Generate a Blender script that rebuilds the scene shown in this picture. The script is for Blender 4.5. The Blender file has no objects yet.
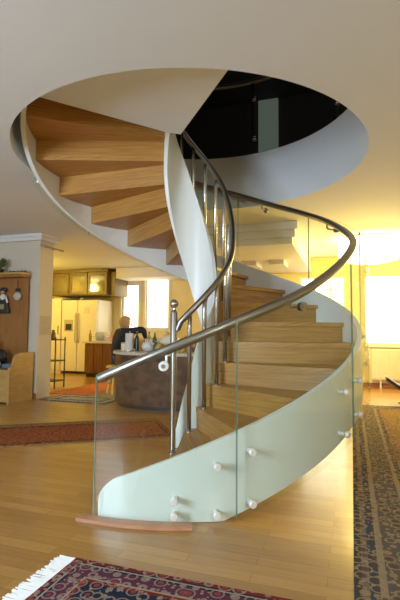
import bpy, bmesh, math, random
from math import sin, cos, pi, radians, atan2, hypot
from mathutils import Vector, Matrix
random.seed(7)
C = bpy.context.scene.collection
RA = radians(-20.0)            # the room is turned 20 degrees against the view
CR, SR = cos(radians(20)), sin(radians(20))
def W(v, u, z=0.0):            # room frame (v across, u deep) -> world
    return Vector((v*CR + u*SR, -v*SR + u*CR, z))
H = 2.53                       # ground-floor ceiling
UF = 3.152                     # upper floor level

# ---------------------------------------------------------------- materials
MATS = {}
def new_mat(name):
    m = bpy.data.materials.new(name); m.use_nodes = True
    nt = m.node_tree; nt.nodes.clear()
    return m, nt, nt.nodes, nt.links
def pbr(name, col, rough=.5, metal=0.0, noise=0.0, nscale=8.0, coat=0.0, bump=0.0, spec=.5):
    if name in MATS: return MATS[name]
    m, nt, N, L = new_mat(name)
    o = N.new('ShaderNodeOutputMaterial'); b = N.new('ShaderNodeBsdfPrincipled')
    L.new(b.outputs[0], o.inputs[0])
    b.inputs['Roughness'].default_value = rough; b.inputs['Metallic'].default_value = metal
    b.inputs['Coat Weight'].default_value = coat; b.inputs['Coat Roughness'].default_value = .12
    b.inputs['Specular IOR Level'].default_value = spec
    tc = N.new('ShaderNodeTexCoord'); nz = N.new('ShaderNodeTexNoise')
    nz.inputs['Scale'].default_value = nscale; nz.inputs['Detail'].default_value = 4
    L.new(tc.outputs['Object'], nz.inputs['Vector'])
    mx = N.new('ShaderNodeMix'); mx.data_type = 'RGBA'
    k = noise
    mx.inputs[6].default_value = (*[max(0, c*(1-k)) for c in col], 1)
    mx.inputs[7].default_value = (*[min(1, c*(1+k)) for c in col], 1)
    L.new(nz.outputs['Fac'], mx.inputs[0]); L.new(mx.outputs[2], b.inputs['Base Color'])
    if bump:
        bp = N.new('ShaderNodeBump'); bp.inputs['Strength'].default_value = bump; bp.inputs['Distance'].default_value = .01
        L.new(nz.outputs['Fac'], bp.inputs['Height']); L.new(bp.outputs[0], b.inputs['Normal'])
    MATS[name] = m; return m
def emis(name, col, strength):
    m, nt, N, L = new_mat(name)
    o = N.new('ShaderNodeOutputMaterial'); e = N.new('ShaderNodeEmission')
    e.inputs[0].default_value = (*col, 1); e.inputs[1].default_value = strength
    L.new(e.outputs[0], o.inputs[0]); return m
def wood(name, c1, c2, rough=.4, scale=(2, 22, 22), coat=0.0):
    m, nt, N, L = new_mat(name)
    o = N.new('ShaderNodeOutputMaterial'); b = N.new('ShaderNodeBsdfPrincipled'); L.new(b.outputs[0], o.inputs[0])
    tc = N.new('ShaderNodeTexCoord'); mp = N.new('ShaderNodeMapping'); mp.inputs['Scale'].default_value = scale
    nz = N.new('ShaderNodeTexNoise'); nz.inputs['Scale'].default_value = 1.6; nz.inputs['Detail'].default_value = 6
    nz.inputs['Distortion'].default_value = .6
    L.new(tc.outputs['Object'], mp.inputs[0]); L.new(mp.outputs[0], nz.inputs['Vector'])
    r = N.new('ShaderNodeValToRGB'); r.color_ramp.elements[0].position = .3; r.color_ramp.elements[1].position = .72
    r.color_ramp.elements[0].color = (*c1, 1); r.color_ramp.elements[1].color = (*c2, 1)
    L.new(nz.outputs['Fac'], r.inputs[0]); L.new(r.outputs[0], b.inputs['Base Color'])
    b.inputs['Roughness'].default_value = rough; b.inputs['Coat Weight'].default_value = coat
    b.inputs['Coat Roughness'].default_value = .15
    return m
def tread_wood():            # grain runs along each radial board: uses the UV written with the board
    m, nt, N, L = new_mat('oak_tread')
    o = N.new('ShaderNodeOutputMaterial'); b = N.new('ShaderNodeBsdfPrincipled'); L.new(b.outputs[0], o.inputs[0])
    uv = N.new('ShaderNodeUVMap'); uv.uv_map = 'UVMap'
    mp = N.new('ShaderNodeMapping'); mp.inputs['Scale'].default_value = (1.6, 42, 1)
    nz = N.new('ShaderNodeTexNoise'); nz.inputs['Scale'].default_value = 1.7; nz.inputs['Detail'].default_value = 6; nz.inputs['Distortion'].default_value = .35
    L.new(uv.outputs[0], mp.inputs[0]); L.new(mp.outputs[0], nz.inputs['Vector'])
    r = N.new('ShaderNodeValToRGB'); r.color_ramp.elements[0].position = .36; r.color_ramp.elements[1].position = .60
    r.color_ramp.elements[0].color = (.35, .165, .036, 1); r.color_ramp.elements[1].color = (.50, .26, .062, 1)
    L.new(nz.outputs['Fac'], r.inputs[0]); L.new(r.outputs[0], b.inputs['Base Color'])
    b.inputs['Roughness'].default_value = .42
    return m
def floor_mat():
    m, nt, N, L = new_mat('oak_strip_floor')
    o = N.new('ShaderNodeOutputMaterial'); b = N.new('ShaderNodeBsdfPrincipled'); L.new(b.outputs[0], o.inputs[0])
    tc = N.new('ShaderNodeTexCoord')
    br = N.new('ShaderNodeTexBrick'); br.inputs['Scale'].default_value = 1.0
    br.inputs['Brick Width'].default_value = .62; br.inputs['Row Height'].default_value = .075
    br.inputs['Mortar Size'].default_value = .0012; br.inputs['Mortar Smooth'].default_value = .3
    br.inputs['Color1'].default_value = (.40, .195, .042, 1); br.inputs['Color2'].default_value = (.52, .275, .070, 1)
    br.inputs['Mortar'].default_value = (.22, .115, .033, 1)
    L.new(tc.outputs['Object'], br.inputs['Vector'])
    mp = N.new('ShaderNodeMapping'); mp.inputs['Scale'].default_value = (3, 40, 1)
    nz = N.new('ShaderNodeTexNoise'); nz.inputs['Scale'].default_value = 1.5; nz.inputs['Detail'].default_value = 5
    L.new(tc.outputs['Object'], mp.inputs[0]); L.new(mp.outputs[0], nz.inputs['Vector'])
    mx = N.new('ShaderNodeMix'); mx.data_type = 'RGBA'; mx.blend_type = 'MULTIPLY'; mx.inputs[0].default_value = .55
    r = N.new('ShaderNodeValToRGB'); r.color_ramp.elements[0].position = .25; r.color_ramp.elements[1].position = .75
    r.color_ramp.elements[0].color = (.62, .58, .5, 1); r.color_ramp.elements[1].color = (1, 1, 1, 1)
    L.new(nz.outputs['Fac'], r.inputs[0]); L.new(br.outputs['Color'], mx.inputs[6]); L.new(r.outputs[0], mx.inputs[7])
    L.new(mx.outputs[2], b.inputs['Base Color'])
    b.inputs['Roughness'].default_value = .33; b.inputs['Specular IOR Level'].default_value = .5
    b.inputs['Coat Weight'].default_value = .35; b.inputs['Coat Roughness'].default_value = .12
    return m
def glass_mat(name, tint, refl=1.0):
    m, nt, N, L = new_mat(name)
    o = N.new('ShaderNodeOutputMaterial'); t = N.new('ShaderNodeBsdfTransparent'); g = N.new('ShaderNodeBsdfGlossy')
    t.inputs[0].default_value = (*tint, 1); g.inputs['Roughness'].default_value = .02
    lw = N.new('ShaderNodeLayerWeight'); lw.inputs['Blend'].default_value = .5
    pw = N.new('ShaderNodeMath'); pw.operation = 'POWER'; pw.inputs[1].default_value = 5.0
    L.new(lw.outputs['Facing'], pw.inputs[0])
    ml = N.new('ShaderNodeMath'); ml.operation = 'MULTIPLY_ADD'; ml.inputs[1].default_value = .6*refl; ml.inputs[2].default_value = .032*refl
    L.new(pw.outputs[0], ml.inputs[0])
    mx = N.new('ShaderNodeMixShader'); L.new(ml.outputs[0], mx.inputs[0]); L.new(t.outputs[0], mx.inputs[1]); L.new(g.outputs[0], mx.inputs[2])
    L.new(mx.outputs[0], o.inputs[0]); return m
def rug_mat(name, w, h, bands, field, motif1, motif2, unit=.42, vs=16):
    """bands: list of (distance from edge in m, colour)"""
    m, nt, N, L = new_mat(name)
    o = N.new('ShaderNodeOutputMaterial'); b = N.new('ShaderNodeBsdfPrincipled'); L.new(b.outputs[0], o.inputs[0])
    b.inputs['Roughness'].default_value = .95; b.inputs['Specular IOR Level'].default_value = .1
    tc = N.new('ShaderNodeTexCoord'); sp = N.new('ShaderNodeSeparateXYZ'); L.new(tc.outputs['Object'], sp.inputs[0])
    def M(op, a, c=None):
        n = N.new('ShaderNodeMath'); n.operation = op
        for i, q in enumerate((a, c)):
            if q is None: continue
            if isinstance(q, (int, float)): n.inputs[i].default_value = q
            else: L.new(q, n.inputs[i])
        return n.outputs[0]
    ax, ay = M('ABSOLUTE', sp.outputs[0]), M('ABSOLUTE', sp.outputs[1])
    d = M('MINIMUM', M('SUBTRACT', w/2, ax), M('SUBTRACT', h/2, ay))
    dn = M('DIVIDE', d, unit)
    rp = N.new('ShaderNodeValToRGB'); rp.color_ramp.interpolation = 'CONSTANT'
    cr = rp.color_ramp
    cr.elements[0].position = 0; cr.elements[0].color = (*bands[0][1], 1)
    cr.elements[1].position = .999; cr.elements[1].color = (*field, 1)
    for dist, c in bands[1:]:
        e = cr.elements.new(min(.998, dist/unit)); e.color = (*c, 1)
    L.new(dn, rp.inputs[0])
    cb = N.new('ShaderNodeCombineXYZ'); L.new(ax, cb.inputs[0]); L.new(ay, cb.inputs[1])
    vo = N.new('ShaderNodeTexVoronoi'); vo.inputs['Scale'].default_value = vs; vo.inputs['Randomness'].default_value = .55
    L.new(cb.outputs[0], vo.inputs['Vector'])
    v2 = N.new('ShaderNodeTexVoronoi'); v2.inputs['Scale'].default_value = vs*2.3; v2.inputs['Randomness'].default_value = .8
    L.new(cb.outputs[0], v2.inputs['Vector'])
    def mix(fac, a, c):
        x = N.new('ShaderNodeMix'); x.data_type = 'RGBA'
        L.new(fac, x.inputs[0]); L.new(a, x.inputs[6])
        if isinstance(c, tuple): x.inputs[7].default_value = (*c, 1)
        else: L.new(c, x.inputs[7])
        return x.outputs[2]
    f1 = M('LESS_THAN', vo.outputs['Distance'], .26)
    ring = M('MULTIPLY', M('GREATER_THAN', vo.outputs['Distance'], .40), M('LESS_THAN', vo.outputs['Distance'], .52))
    f2 = M('LESS_THAN', v2.outputs['Distance'], .30)
    c = mix(M('MULTIPLY', f2, .75), rp.outputs[0], motif2)
    c = mix(M('MULTIPLY', f1, .8), c, motif1)
    c = mix(M('MULTIPLY', ring, .65), c, motif2)
    L.new(c, b.inputs['Base Color'])
    return m

WHITE = pbr('white_plaster', (.72, .70, .68), .7, noise=.02)
CEIL = pbr('ceiling_plaster', (.74, .775, .80), .85, noise=.015, nscale=3)
WALL = pbr('cream_wall', (.82, .70, .36), .8, noise=.03, nscale=4)
WALLG = pbr('pale_grey_wall', (.60, .53, .42), .8, noise=.03, nscale=4)
STRING = pbr('white_painted_steel', (.80, .83, .80), .35, noise=.02, nscale=5)
TREAD = tread_wood()
SATIN = pbr('satin_aluminium', (.86, .85, .80), .42, metal=.35, noise=.03)
STEEL = pbr('brushed_stainless', (.50, .48, .45), .26, metal=1.0, noise=.06, nscale=30)
RAILM = pbr('dark_brushed_steel', (.36, .33, .30), .34, metal=1.0, noise=.06, nscale=30)
GLASS = glass_mat('clear_glass', (.955, .985, .965))
GEDGE = pbr('glass_edge_green', (.18, .27, .20), .2)
FLOOR = floor_mat()
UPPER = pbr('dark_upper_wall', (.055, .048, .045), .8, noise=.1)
SKIRT = wood('skirting_wood', (.20, .085, .025), (.30, .13, .04), .5)
BROWN = wood('walnut_cabinet', (.105, .042, .016), (.20, .085, .032), .35, (14, 14, 2))
BURL = wood('burl_walnut', (.05, .018, .008), (.20, .09, .032), .65, (5, 5, 7))
HUTCH = wood('orange_brown_panel', (.26, .105, .025), (.36, .155, .04), .45, (12, 12, 2))
PALE = wood('pale_beech', (.42, .25, .075), (.52, .33, .11), .5, (4, 4, 14))
FRIDGE = pbr('white_enamel', (.82, .80, .74), .3, noise=.01)
DARK = pbr('black_matte', (.02, .02, .022), .5, noise=.1)
PINKWOOD = wood('reddish_strip', (.42, .20, .10), (.52, .27, .15), .45, (6, 6, 20))

# ---------------------------------------------------------------- mesh helpers
def link(name, bm, mat, parent=None, smooth=False, rot=None, loc=None):
    me = bpy.data.meshes.new(name); bmesh.ops.recalc_face_normals(bm, faces=bm.faces[:]); bm.to_mesh(me); bm.free()
    mats = mat if isinstance(mat, (list, tuple)) else [mat]
    for m in mats: me.materials.append(m)
    if smooth:
        for p in me.polygons: p.use_smooth = True
    o = bpy.data.objects.new(name, me); C.objects.link(o)
    if parent: o.parent = parent
    if rot is not None: o.rotation_euler = (0, 0, rot)
    if loc is not None: o.location = loc
    return o
def sharp(o, ang=35):
    me = o.data
    for p in me.polygons: p.use_smooth = True
    bm = bmesh.new(); bm.from_mesh(me)
    for e in bm.edges:
        if len(e.link_faces) == 2 and e.calc_face_angle(0) > radians(ang): e.smooth = False
        elif len(e.link_faces) != 2: e.smooth = False
    bm.to_mesh(me); bm.free(); return o
def box(bm, x0, x1, y0, y1, z0, z1, mi=0, bev=0.0):
    vs = [bm.verts.new((x, y, z)) for z in (z0, z1) for y in (y0, y1) for x in (x0, x1)]
    fs = [bm.faces.new([vs[i] for i in q]) for q in ((0,2,3,1),(4,5,7,6),(0,1,5,4),(2,6,7,3),(0,4,6,2),(1,3,7,5))]
    for f in fs: f.material_index = mi
    if bev:
        es = list({e for f in fs for e in f.edges})
        bmesh.ops.bevel(bm, geom=es, offset=bev, segments=2, affect='EDGES', profile=.5)
def boxm(*a, **k):
    bm = bmesh.new(); box(bm, *a, **k); return bm
def tube(bm, pts, r, n=10, cap=True):
    pts = [Vector(p) for p in pts]; rs = r if isinstance(r, (list, tuple)) else [r]*len(pts)
    rings = []; up = Vector((0, 0, 1)); prev = None
    for i, p in enumerate(pts):
        t = (pts[min(i+1, len(pts)-1)] - pts[max(i-1, 0)]).normalized()
        if prev is None:
            a = t.cross(up)
            if a.length < 1e-3: a = t.cross(Vector((1, 0, 0)))
        else: a = prev - t*prev.dot(t)
        a.normalize(); prev = a; b = t.cross(a)
        rings.append([bm.verts.new(p + (a*cos(2*pi*k/n) + b*sin(2*pi*k/n))*rs[i]) for k in range(n)])
    for q, s in zip(rings, rings[1:]):
        for k in range(n): bm.faces.new((q[k], q[(k+1) % n], s[(k+1) % n], s[k]))
    if cap: bm.faces.new(rings[0][::-1]); bm.faces.new(rings[-1])
def lathe(bm, prof, n=20, c=(0, 0, 0)):
    rings = []
    for r, z in prof:
        rings.append([bm.verts.new((c[0]+r*cos(2*pi*k/n), c[1]+r*sin(2*pi*k/n), c[2]+z)) for k in range(n)] if r > 1e-5
                     else [bm.verts.new((c[0], c[1], c[2]+z))])
    for q, s in zip(rings, rings[1:]):
        for k in range(n):
            a, b = q[k % len(q)], q[(k+1) % len(q)]; d, e = s[k % len(s)], s[(k+1) % len(s)]
            vs = [a, b, e, d]; vs = [v for i, v in enumerate(vs) if v not in vs[:i]]
            if len(vs) > 2: bm.faces.new(vs)
    for rg, fl in ((rings[0], True), (rings[-1], False)):
        if len(rg) > 2: bm.faces.new(rg[::-1] if fl else rg)
def sphere(bm, c, r, sx=1, sy=1, sz=1, n=12):
    res = bmesh.ops.create_uvsphere(bm, u_segments=n*2, v_segments=n, radius=r)
    for v in res['verts']: v.co = Vector((v.co.x*sx + c[0], v.co.y*sy + c[1], v.co.z*sz + c[2]))
def prism(bm, outline, z0, z1):
    a = [bm.verts.new((x, y, z0)) for x, y in outline]; b = [bm.verts.new((x, y, z1)) for x, y in outline]
    n = len(outline); bm.faces.new(a[::-1]); bm.faces.new(b)
    for i in range(n): bm.faces.new((a[i], a[(i+1) % n], b[(i+1) % n], b[i]))
def band(bm, r0, r1, zb, zt, a0, a1, n):
    """solid ring segment between radii r0..r1, zb/zt functions of angle (degrees)"""
    R = []
    for i in range(n+1):
        a = a0 + (a1-a0)*i/n; c, s = cos(radians(a)), sin(radians(a))
        b_, t_ = zb(a), zt(a)
        if t_ < b_ + .002: t_ = b_ + .002
        R.append([bm.verts.new((r0*c, r0*s, b_)), bm.verts.new((r1*c, r1*s, b_)), bm.verts.new((r1*c, r1*s, t_)), bm.verts.new((r0*c, r0*s, t_))])
    for p, q in zip(R, R[1:]):
        for k in range(4): bm.faces.new((p[k], q[k], q[(k+1) % 4], p[(k+1) % 4]))
    bm.faces.new(R[0]); bm.faces.new(R[-1][::-1])
def tag(o, label=None, cat=None, group=None, kind=None):
    if label: o['label'] = label
    if cat: o['category'] = cat
    if group: o['group'] = group
    if kind: o['kind'] = kind
    return o
def thing(name, label, cat, loc=(0, 0, 0), rotz=0.0, group=None):
    o = bpy.data.objects.new(name, None); C.objects.link(o); o.location = loc; o.rotation_euler = (0, 0, rotz)
    o.empty_display_size = .1
    return tag(o, label, cat, group)
def struct(name, bm, mat, label=None, **k):
    o = link(name, bm, mat, **k); o['kind'] = 'structure'
    if label: o['label'] = label
    return o
def interp(tab):
    def f(a):
        if a <= tab[0][0]:
            (x0, y0), (x1, y1) = tab[0], tab[1]
        elif a >= tab[-1][0]:
            (x0, y0), (x1, y1) = tab[-2], tab[-1]
        else:
            for (x0, y0), (x1, y1) in zip(tab, tab[1:]):
                if x0 <= a <= x1: break
        return y0 + (y1-y0)*(a-x0)/(x1-x0)
    return f
def smooth_f(f, w=9):
    return lambda a: sum(f(a+d) for d in (-w, -w/2, 0, w/2, w))/5.0

# ================================================================ SETTING
# floor (object rotated with the room so the boards follow it)
V0, V1, U0, U1 = -6.2, 4.6, -5.6, 6.45
struct('floor', boxm(V0-.2, V1+.2, U0-.2, U1+.3, -.12, 0), FLOOR, rot=RA)
# ceiling slab with the round stairwell opening
bm = bmesh.new(); n = 256; RH = 1.50
def edge_pt(a):       # ray from the stair centre to the room rectangle, in room frame
    dx, dy = cos(a), sin(a); t = 1e9
    for lim, d in ((V1+.15, dx), (V0-.15, dx), (U1+.25, dy), (U0-.15, dy)):
        if abs(d) > 1e-6 and lim/d > 0: t = min(t, lim/d)
    return dx*t, dy*t
angs = sorted([2*pi*i/n for i in range(n)] + [atan2(y, x) % (2*pi) for x in (V0-.15, V1+.15) for y in (U0-.15, U1+.25)])
rows = []
for a in angs:
    ex, ey = edge_pt(a)
    rows.append([bm.verts.new(p) for p in ((RH*cos(a), RH*sin(a), H), (ex, ey, H), (ex, ey, UF), ((RH+.05)*cos(a), (RH+.05)*sin(a), UF), ((RH+.05)*cos(a), (RH+.05)*sin(a), UF+.02), (RH*cos(a), RH*sin(a), UF+.02))])
for i in range(len(rows)):
    p, q = rows[i], rows[(i+1) % len(rows)]
    for k in range(6):
        bm.faces.new((p[k], q[k], q[(k+1) % 6], p[(k+1) % 6]))
struct('ceiling', bm, CEIL, rot=RA)
# ground floor walls
def wallbox(name, v0, v1, u0, u1, z0, z1, mat, **k): return struct(name, boxm(v0, v1, u0, u1, z0, z1), mat, rot=RA, **k)
def wall_with_holes(name, axis, p0, p1, a0, a1, holes, mat, z1=H):
    """axis 'u': wall plane spans v a0..a1 with thickness u p0..p1"""
    bm = bmesh.new()
    xs = sorted({a0, a1, *[h[0] for h in holes], *[h[1] for h in holes]})
    for x0, x1 in zip(xs, xs[1:]):
        hs = [h for h in holes if h[0] <= x0 and h[1] >= x1]
        segs = [(0, z1)] if not hs else [(0, hs[0][2]), (hs[0][3], z1)]
        for s0, s1 in segs:
            if s1 - s0 < .001: continue
            box(bm, x0, x1, p0, p1, s0, s1)
    bmesh.ops.remove_doubles(bm, verts=bm.verts, dist=1e-5)
    return struct(name, bm, mat, rot=RA)
KW = 6.45; FW = 5.53; VK = -2.0
win = {'k1': (-4.17, -3.67, 1.0, 2.24), 'k2': (-3.50, -2.88, 1.1, 2.34), 'f1': (.35, 1.26, .5, 2.17), 'f2': (1.62, 3.4, .82, 2.15), 'b1': (3.15, 3.8, 1.6, 2.38), 'b_added': (-2.6, -.9, .8, 2.2)}  # last opening is an added window, for diffuse light from behind
wall_with_holes('wall_kitchen', 'u', KW, KW+.2, V0, VK+.1, [win['k1'], win['k2']], WALL)
wall_with_holes('wall_far', 'u', FW, FW+.2, VK+.1, V1, [win['f1'], win['f2']], WALL)
wallbox('wall_jog', VK-.0, VK+.1, FW+.0, KW, 0, H, WALL)
wallbox('wall_kitchen_side', V0-.15, V0, 2.03, KW+.2, 0, H, WALL)
wallbox('wall_left', V0, -3.2, 2.03, 2.36, 0, H, WALLG)
wallbox('wall_left_front', V0-.15, V0, U0, 2.03, 0, H, WALLG)
wallbox('wall_right', V1, V1+.15, U0, FW+.2, 0, H, WALL)
wall_with_holes('wall_back', 'u', U0-.15, U0, V0, V1, [win['b1'], win['b_added']], WHITE)
# warm-lit pillar end keeps its own crown
def crown(name, pts, z1, mat):
    """stepped crown: boxes along v/u axis"""
    bm = bmesh.new()
    for v0, v1, u0, u1 in pts:
        box(bm, v0, v1, u0, u1, z1-.045, z1)
    for (v0, v1, u0, u1), s in zip(pts, (1,)*len(pts)):
        box(bm, v0, v1-.02, u0+.02, u1-.02, z1-.10, z1-.046)
    return struct(name, bm, mat, rot=RA)
crown('trim_1', [(V0, -3.12, 1.95, 2.44)], H-.001, WHITE)
wallbox('baseboard_left', V0, -3.19, 2.012, 2.029, 0, .085, SKIRT)
wallbox('baseboard_far', VK+.1, V1, FW-.016, FW-.001, 0, .09, SKIRT)
# dropped bulkhead with crown in front of the far wall
bm = bmesh.new()
box(bm, -1.88, .60, 2.42, FW-.002, 2.24, H-.002)
box(bm, -1.88, .64, 2.38, 2.419, 2.33, H-.002); box(bm, -1.88, .68, 2.33, 2.379, 2.43, H-.002)
struct('trim_2', bm, WHITE, rot=RA)
for i, (a, b) in enumerate(((-.42, -.16), (.06, .30))):
    o = struct('trim_%d' % (3+i), boxm(a, b, 3.75, 4.25, 2.17, 2.2395), WHITE, rot=RA)
struct('trim_5', boxm(-3.96, VK-.01, 5.75, KW-.001, 2.29, H-.002), WHITE, rot=RA)

# windows: frame + luminous daylight panes
DAY = emis('daylit_pane', (1.0, .91, .62), 5.5)
DAYK = emis('daylit_kitchen_pane', (1.0, .91, .62), 4.5)
DAYB = emis('cool_daylit_pane', (.90, .96, 1.0), 60.0)
FRAME = pbr('cream_window_frame', (.78, .74, .62), .5, noise=.02)
def window(idx, key, base, mat, grid=(1, 1), sash=.045, back=False):
    v0, v1, z0, z1 = win[key]
    d0, d1 = (base+.02, base+.08) if not back else (base-.08, base-.02)
    bm = bmesh.new()
    box(bm, v0+.001, v0+sash, d0, d1, z0+.001, z1-.001); box(bm, v1-sash, v1-.001, d0, d1, z0+.001, z1-.001)
    box(bm, v0+sash, v1-sash, d0, d1, z0+.001, z0+sash); box(bm, v0+sash, v1-sash, d0, d1, z1-sash, z1-.001)
    nx, nz = grid
    for i in range(1, nx):
        x = v0 + (v1-v0)*i/nx; box(bm, x-.012, x+.012, d0+.005, d1-.005, z0+sash, z1-sash)
    for i in range(1, nz):
        z = z0 + (z1-z0)*i/nz; box(bm, v0+sash, v1-sash, d0+.007, d1-.007, z-.010, z+.010)
    w = struct('window_%d' % idx, bm, FRAME, rot=RA)
    dm = (d0+d1)/2 + (.02 if not back else -.02)
    p = link('window_pane', boxm(v0+.004, v1-.004, dm, dm+.006, z0+.004, z1-.004), mat, parent=w)
    return w
window(1, 'k1', KW, DAYK, (1, 1), .05)
window(2, 'k2', KW, DAYK, (1, 1), .03)
window(3, 'f1', FW, DAY, (3, 6), .05)
window(4, 'f2', FW, DAY, (1, 1), .03)
window(5, 'b1', U0, DAYB, (2, 1), .05, True)
window(6, 'b_added', U0, emis('added_cool_pane', (.74, .87, 1.0), 7.0), (2, 1), .05, True)  # added unseen window, its pane supplies diffuse cool light
bm = bmesh.new(); box(bm, 1.58, 3.45, FW-.05, FW-.001, .77, .815)
struct('trim_6', bm, FRAME, rot=RA)
bm = bmesh.new()      # kitchen window casing
for k in ('k1', 'k2'):
    v0, v1, z0, z1 = win[k]
    box(bm, v0-.05, v0-.001, KW-.025, KW-.001, z0-.05, z1+.05); box(bm, v1+.001, v1+.05, KW-.025, KW-.001, z0-.05, z1+.05)
    box(bm, v0, v1, KW-.025, KW-.001, z1+.001, z1+.05); box(bm, v0, v1, KW-.04, KW-.001, z0-.05, z0-.001)
struct('trim_7', bm, FRAME, rot=RA)

# upper storey, dark but for one weak added light
UZ = 5.7
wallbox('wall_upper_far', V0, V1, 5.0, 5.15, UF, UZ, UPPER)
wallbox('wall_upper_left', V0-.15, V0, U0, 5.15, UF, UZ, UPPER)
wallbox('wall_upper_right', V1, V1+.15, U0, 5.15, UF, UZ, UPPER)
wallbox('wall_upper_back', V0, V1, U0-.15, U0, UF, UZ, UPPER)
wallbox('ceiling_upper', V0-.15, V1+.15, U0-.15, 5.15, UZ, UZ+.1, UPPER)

# ================================================================ SPIRAL STAIRCASE
st = thing('spiral_staircase', 'large spiral staircase with wooden treads, white bands, glass balustrade and steel handrails', 'staircase', (0, 0, 0))
RO, RIo = 1.426, 1.390            # outer band
SI0, SI1 = .208, .240             # inner band
def TH(j): return 178.5 - 19.42*(15-j)
OFF = {0: .076, 1: .047, 2: .036, 3: .032, 4: .022, 5: .010}
def Z(nn): return .024 + .184*nn + OFF.get(nn, 0)
def arc_board(bm, a0, a1, z0, z1, r0=SI1+.002, r1=RIo-.002, n=6):
    uvl = bm.loops.layers.uv.new('UVMap')
    R = []
    for i in range(n+1):
        a = radians(a0 + (a1-a0)*i/n)
        R.append([(bm.verts.new((r*cos(a), r*sin(a), z))) for r, z in ((r0, z0), (r1, z0), (r1, z1), (r0, z1))])
    fs = []
    for p, q in zip(R, R[1:]):
        for k in range(4): fs.append(bm.faces.new((p[k], q[k], q[(k+1) % 4], p[(k+1) % 4])))
    fs.append(bm.faces.new(R[0])); fs.append(bm.faces.new(R[-1][::-1]))
    am = radians((a0+a1)/2); off = random.random()*5
    for f in fs:
        for l in f.loops:
            x, y, z = l.vert.co
            l[uvl].uv = (x*cos(am)+y*sin(am)+off, -x*sin(am)+y*cos(am)+z+off)
TT = .037
for nn in range(0, 17):
    a0 = TH(nn)-1.3 if nn else -112.0; a1 = TH(nn+1) + (.9 if nn < 16 else 0)
    bm = bmesh.new(); arc_board(bm, a0, a1, Z(nn)-TT, Z(nn)); o = link('tread', bm, TREAD, st)
    bm = bmesh.new(); ra = TH(nn) if nn else -111.0
    zlow = Z(nn-1)+.0005 if nn else .0
    arc_board(bm, ra, ra+.9, zlow, Z(nn)-TT-.0005, n=1)
    link('riser', bm, TREAD, st)
bm = bmesh.new(); arc_board(bm, TH(17), TH(17)+.9, Z(16)+.0005, UF-.005, n=1); link('riser', bm, TREAD, st)
# outer band, rounded toe at the floor
kz = .009476
def ob(a): return max(.003, .781 + kz*a)
def ot(a):
    t = 1.227 + kz*a
    d = (a + 110.6)
    if d < 4.2: t = min(t, .09 + (t-.09)*math.sqrt(max(0, 1-((4.2-d)/4.2)**2)))
    return t
bm = bmesh.new(); band(bm, RIo, RO, ob, ot, -110.6, -100, 40); bm2 = bm
link('outer_band_toe', bm, STRING, st)
bm = bmesh.new(); band(bm, RIo, RO, ob, ot, -100, 217.3, 260); sharp(link('outer_band', bm, STRING, st))
# inner band
it = smooth_f(interp([(-128, .02), (-114, .25), (-102, .49), (-88, .69), (-74, .93), (-50, 1.13), (5, 1.54), (45, 1.975), (69, 2.245), (91, 2.49), (105, 2.64), (125, 2.80), (217, 3.65)]), 6)
ib = smooth_f(interp([(-130, .003), (-38, .003), (-36, .02), (89, 1.46), (113, 1.76), (135, 2.02), (180, 2.50), (217, 2.90)]), 5)
bm = bmesh.new(); band(bm, SI0, SI1, lambda a: max(.003, ib(a)), it, -126, 217, 300); sharp(link('inner_band', bm, STRING, st), 50)
# landing slab
L1a, L1b = (1.49*cos(radians(214.0)), 1.49*sin(radians(214.0))), (-.215, -.215)
bm = bmesh.new()
out = [L1b] + [((RH-.004)*cos(radians(a)), (RH-.004)*sin(radians(a))) for a in [214+ (283.2-214)*i/40 for i in range(41)]] + [(-.088, -.175)]
prism(bm, out, 2.735, UF-.02); link('landing_slab', bm, CEIL, st)
bm = bmesh.new(); q0, q1 = Vector((-.088, -.175)), Vector(((RH-.02)*cos(radians(283.2)), (RH-.02)*sin(radians(283.2))))
dv = (q1-q0).normalized(); nv = Vector((-dv.y, dv.x))
prism(bm, [tuple(q0+nv*.002), tuple(q0+nv*.055), tuple(q1+nv*.055), tuple(q1+nv*.002)], UF-.045, UF+.005); link('landing_nosing', bm, TREAD, st)
# handrails
orz = smooth_f(interp([(-112.6, .757), (-96.8, .917), (-78.7, 1.097), (-60.3, 1.272), (-41.7, 1.500), (-30, 1.65), (-12, 1.83), (-1, 1.945), (16, 2.14), (32, 2.31), (49, 2.48), (59.7, 2.59), (72.5, 2.71), (82.7, 2.785), (217, 4.03)]), 5)
RR = 1.372
bm = bmesh.new()
tube(bm, [(RR*cos(radians(a)), RR*sin(radians(a)), orz(a)) for a in [-112.4 + 1.6*i for i in range(180)]], .0285, 12)
sharp(link('outer_handrail', bm, RAILM, st), 60)
irz = smooth_f(interp([(-107, 1.065), (-89, 1.193), (-57, 1.417), (-20, 1.70), (-5, 1.87), (12, 2.09), (37, 2.42), (68, 2.72), (91, 2.91), (217, 4.02)]), 6)
bm = bmesh.new(); RI = .382
pts = [(-.108+.018, -.362, 1.055)] + [(RI*cos(radians(a)), RI*sin(radians(a)), irz(a)) for a in [-100 + 3*i for i in range(104)]]
tube(bm, pts, .025, 12); sharp(link('inner_handrail', bm, RAILM, st), 60)
# newel post
nw = bmesh.new(); nx_, ny_ = -.120, -.362
lathe(nw, [(.036, 0), (.036, .012), (.023, .016), (.023, .80), (.033, .81), (.033, .83), (.029, .84), (.029, 1.085), (.022, 1.10), (.012, 1.11), (.012, 1.13)], 16, (nx_, ny_, Z(0)))
np_ = sharp(link('newel_post', nw, STEEL, st), 30)
bm = bmesh.new(); sphere(bm, (nx_, ny_, Z(0)+1.158), .035); link('newel_ball', bm, STEEL, np_, smooth=True)
bm = bmesh.new(); tube(bm, [(nx_+.018, ny_, 1.035), (nx_+.03, ny_-.01, 1.055)], .014, 8); link('rail_joint', bm, STEEL, np_)
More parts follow.
